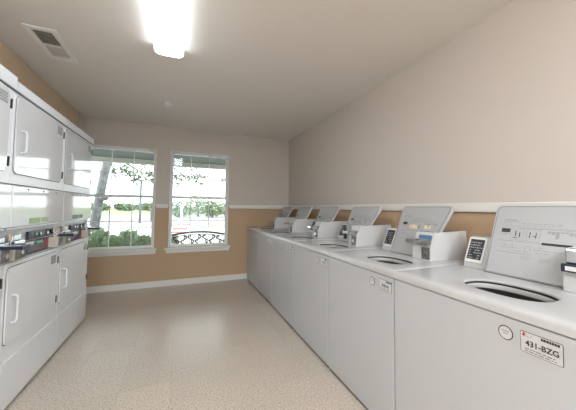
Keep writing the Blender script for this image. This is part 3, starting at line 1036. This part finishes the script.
    for v0, v1, big in ((0.028, 0.140, False), (0.612, 0.705, True)):
        bm = new_bm(); add_box(bm, XC, X + 0.022, ynear + v0 - 0.006, ynear + v1 + 0.006, 0.873, 0.952, 0.003)
        cb = obj('coin_box', bm, 'beige', bay, base=b)
        bm = new_bm(); add_box(bm, X + 0.021, X + 0.027, ynear + v0 + 0.006, ynear + v1 - 0.006, 0.879, 0.946, 0.003)
        obj('vault_door', bm, 'vault', bay, base=b)
        bm = new_bm(); add_cyl(bm, (X + 0.025, ynear + (v0 + v1) / 2, 0.915), (X + 0.034, ynear + (v0 + v1) / 2, 0.915), 0.014, n=14)
        obj('lock', bm, 'chrome', bay, base=b)
        bm = new_bm()
        add_box(bm, XC, X + 0.018, ynear + v0, ynear + v1, 0.953, 0.985, 0.004)
        add_box(bm, XC, X + 0.006, ynear + v0 + 0.012, ynear + v1 - 0.012, 0.985, 1.02, 0.006)
        add_cyl(bm, (X - 0.006, ynear + v0 - 0.001, 0.953), (X - 0.006, ynear + v0 - 0.001, 1.03), 0.012, n=12)
        obj('coin_chute', bm, 'chrome', bay, base=b)
        bm = new_bm()
        ln = 0.105 if big else 0.055
        add_box(bm, X + 0.018, X + ln, ynear + v0 + 0.012, ynear + v1 - 0.012, 0.953, 0.972, 0.003)
        add_box(bm, X + ln - 0.002, X + ln + 0.01, ynear + v0 + 0.006, ynear + v1 - 0.006, 0.951, 0.974, 0.003)
        obj('coin_slide', bm, 'navy' if big else 'brushed', bay, base=b)
    return t


dryer(1, -3.19, 0.02, 'white stacked dryer cut by the left edge of the photo, nearest the camera', 'black', 'small black label')
dryer(2, -2.461, 0.0, 'white stacked dryer with a label painted in green reflection on its panel, middle of three', 'olive', 'black label painted with its green reflection')
dryer(3, -1.732, 0.0, 'white stacked dryer with a black label on its panel, next to the window', 'black', 'small black label')


# ------------------------------------------------------------------ ceiling fittings
def light(x0, x1, y0, y1, label, lens='lens', side='lens_side'):
    t = thing('ceiling_light', label, 'light', ((x0 + x1) / 2, (y0 + y1) / 2, H), None)
    b = t.location
    bm = new_bm(); add_box(bm, x0 + 0.012, x1 - 0.012, y0 + 0.012, y1 - 0.012, H - 0.02, H - 0.0005)
    obj('mounting_pan', bm, 'housing', t, base=b)
    xm = (x0 + x1) / 2
    low = [(x0 + 0.012, H - 0.062), (x0 + 0.03, H - 0.070), (x0 + 0.06, H - 0.073), (xm - 0.012, H - 0.071), (xm, H - 0.067), (xm + 0.012, H - 0.071),
           (x1 - 0.06, H - 0.073), (x1 - 0.03, H - 0.070), (x1 - 0.012, H - 0.062)]
    bm = new_bm(); add_prism(bm, low, (0, y0 + 0.02, 0), (1, 0, 0), (0, 0, 1), y1 - y0 - 0.04)
    obj('lens', bm, lens, t, base=b)
    for xa, xb, sg in ((x0, x0 + 0.0115, 1), (x1, x1 - 0.0115, -1)):
        bm = new_bm()
        add_prism(bm, [(xa, H - 0.021), (xa + sg * 0.002, H - 0.045), (xb, H - 0.0625), (xb, H - 0.021)], (0, y0 + 0.02, 0), (1, 0, 0), (0, 0, 1), y1 - y0 - 0.04)
        obj('lens_side', bm, side, t, base=b)
    for ya, yb in ((y0, y0 + 0.0195), (y1 - 0.0195, y1)):
        bm = new_bm()
        pr = [(x0 - 0.002, H - 0.001), (x0 - 0.002, H - 0.048), (x0 + 0.028, H - 0.071), (x0 + 0.06, H - 0.076), (x1 - 0.06, H - 0.076), (x1 - 0.028, H - 0.071), (x1 + 0.002, H - 0.048), (x1 + 0.002, H - 0.001)]
        add_prism(bm, pr, (0, ya, 0), (1, 0, 0), (0, 0, 1), yb - ya)
        obj('end_cap', bm, 'housing', t, base=b)
    return t


light(-2.018, -1.810, -3.47, -2.245, 'long lit fluorescent fixture in the middle of the ceiling')
light(-2.50, -2.29, -6.3, -5.08, 'unseen fill light added behind the viewer, on the dryer side', 'fill_lens', 'fill_side')  # fixture-shaped fill light, added to brighten the room
light(-0.95, -0.74, -6.3, -5.08, 'unseen fill light added behind the viewer, on the washer side', 'fill_lens', 'fill_side')  # second added fill light, out of view like the first

t = thing('ceiling_vent', 'white ceiling air register with shade-coloured louvers near the dryers', 'vent', (-2.74, -1.93, H))
b = t.location
vx0, vx1, vy0, vy1 = -2.838, -2.648, -2.166, -1.70
bm = new_bm()
add_box(bm, vx0, vx0 + 0.035, vy0, vy1, H - 0.012, H - 0.0005, 0.003)
add_box(bm, vx1 - 0.035, vx1, vy0, vy1, H - 0.012, H - 0.0005, 0.003)
add_box(bm, vx0 + 0.035, vx1 - 0.035, vy0, vy0 + 0.04, H - 0.012, H - 0.0005, 0.003)
add_box(bm, vx0 + 0.035, vx1 - 0.035, vy1 - 0.07, vy1, H - 0.012, H - 0.0005, 0.003)
add_box(bm, vx0 + 0.035, vx1 - 0.035, -1.945, -1.925, H - 0.012, H - 0.0005)
obj('vent_frame', bm, 'louver', t, base=b)
bm = new_bm(); add_box(bm, vx0 + 0.035, vx1 - 0.035, vy0 + 0.04, -1.945, H - 0.002, H - 0.0008)
add_box(bm, vx0 + 0.035, vx1 - 0.035, -1.925, vy1 - 0.07, H - 0.002, H - 0.0008)
obj('duct_opening', bm, 'duct', t, base=b)
for k in range(7):
    bm = new_bm(); x = vx0 + 0.04 + k * 0.0175
    add_prism(bm, [(x, H - 0.011), (x + 0.003, H - 0.011), (x + 0.003, H - 0.002), (x, H - 0.002)], (0, vy0 + 0.04, 0), (1, 0, 0), (0, 0, 1), -1.945 - vy0 - 0.04)
    obj('louver', bm, 'beige', t, base=b)  # white slats toned beige to carry their shade
for k in range(12):
    bm = new_bm(); y = -1.923 + k * 0.0125
    add_prism(bm, [(0, 0.006), (0.0123, 0), (0.0123, 0.0015), (0, 0.0075)], (vx0 + 0.035, y, H - 0.0105), (0, 1, 0), (0, 0, 1), -0.12)
    obj('louver', bm, 'shaded_louver', t, base=b)

t = thing('smoke_detector', 'small round white smoke detector on the ceiling', 'smoke detector', (-1.985, -1.0, H))
b = t.location
bm = new_bm()
add_cyl(bm, (-1.985, -1.0, H - 0.0005), (-1.985, -1.0, H - 0.012), 0.062, 0.062, 28)
obj('mounting_plate', bm, 'housing', t, base=b)
bm = new_bm()
add_cyl(bm, (-1.985, -1.0, H - 0.012), (-1.985, -1.0, H - 0.030), 0.055, 0.045, 28)
obj('detector_cover', bm, 'housing', t, base=b)
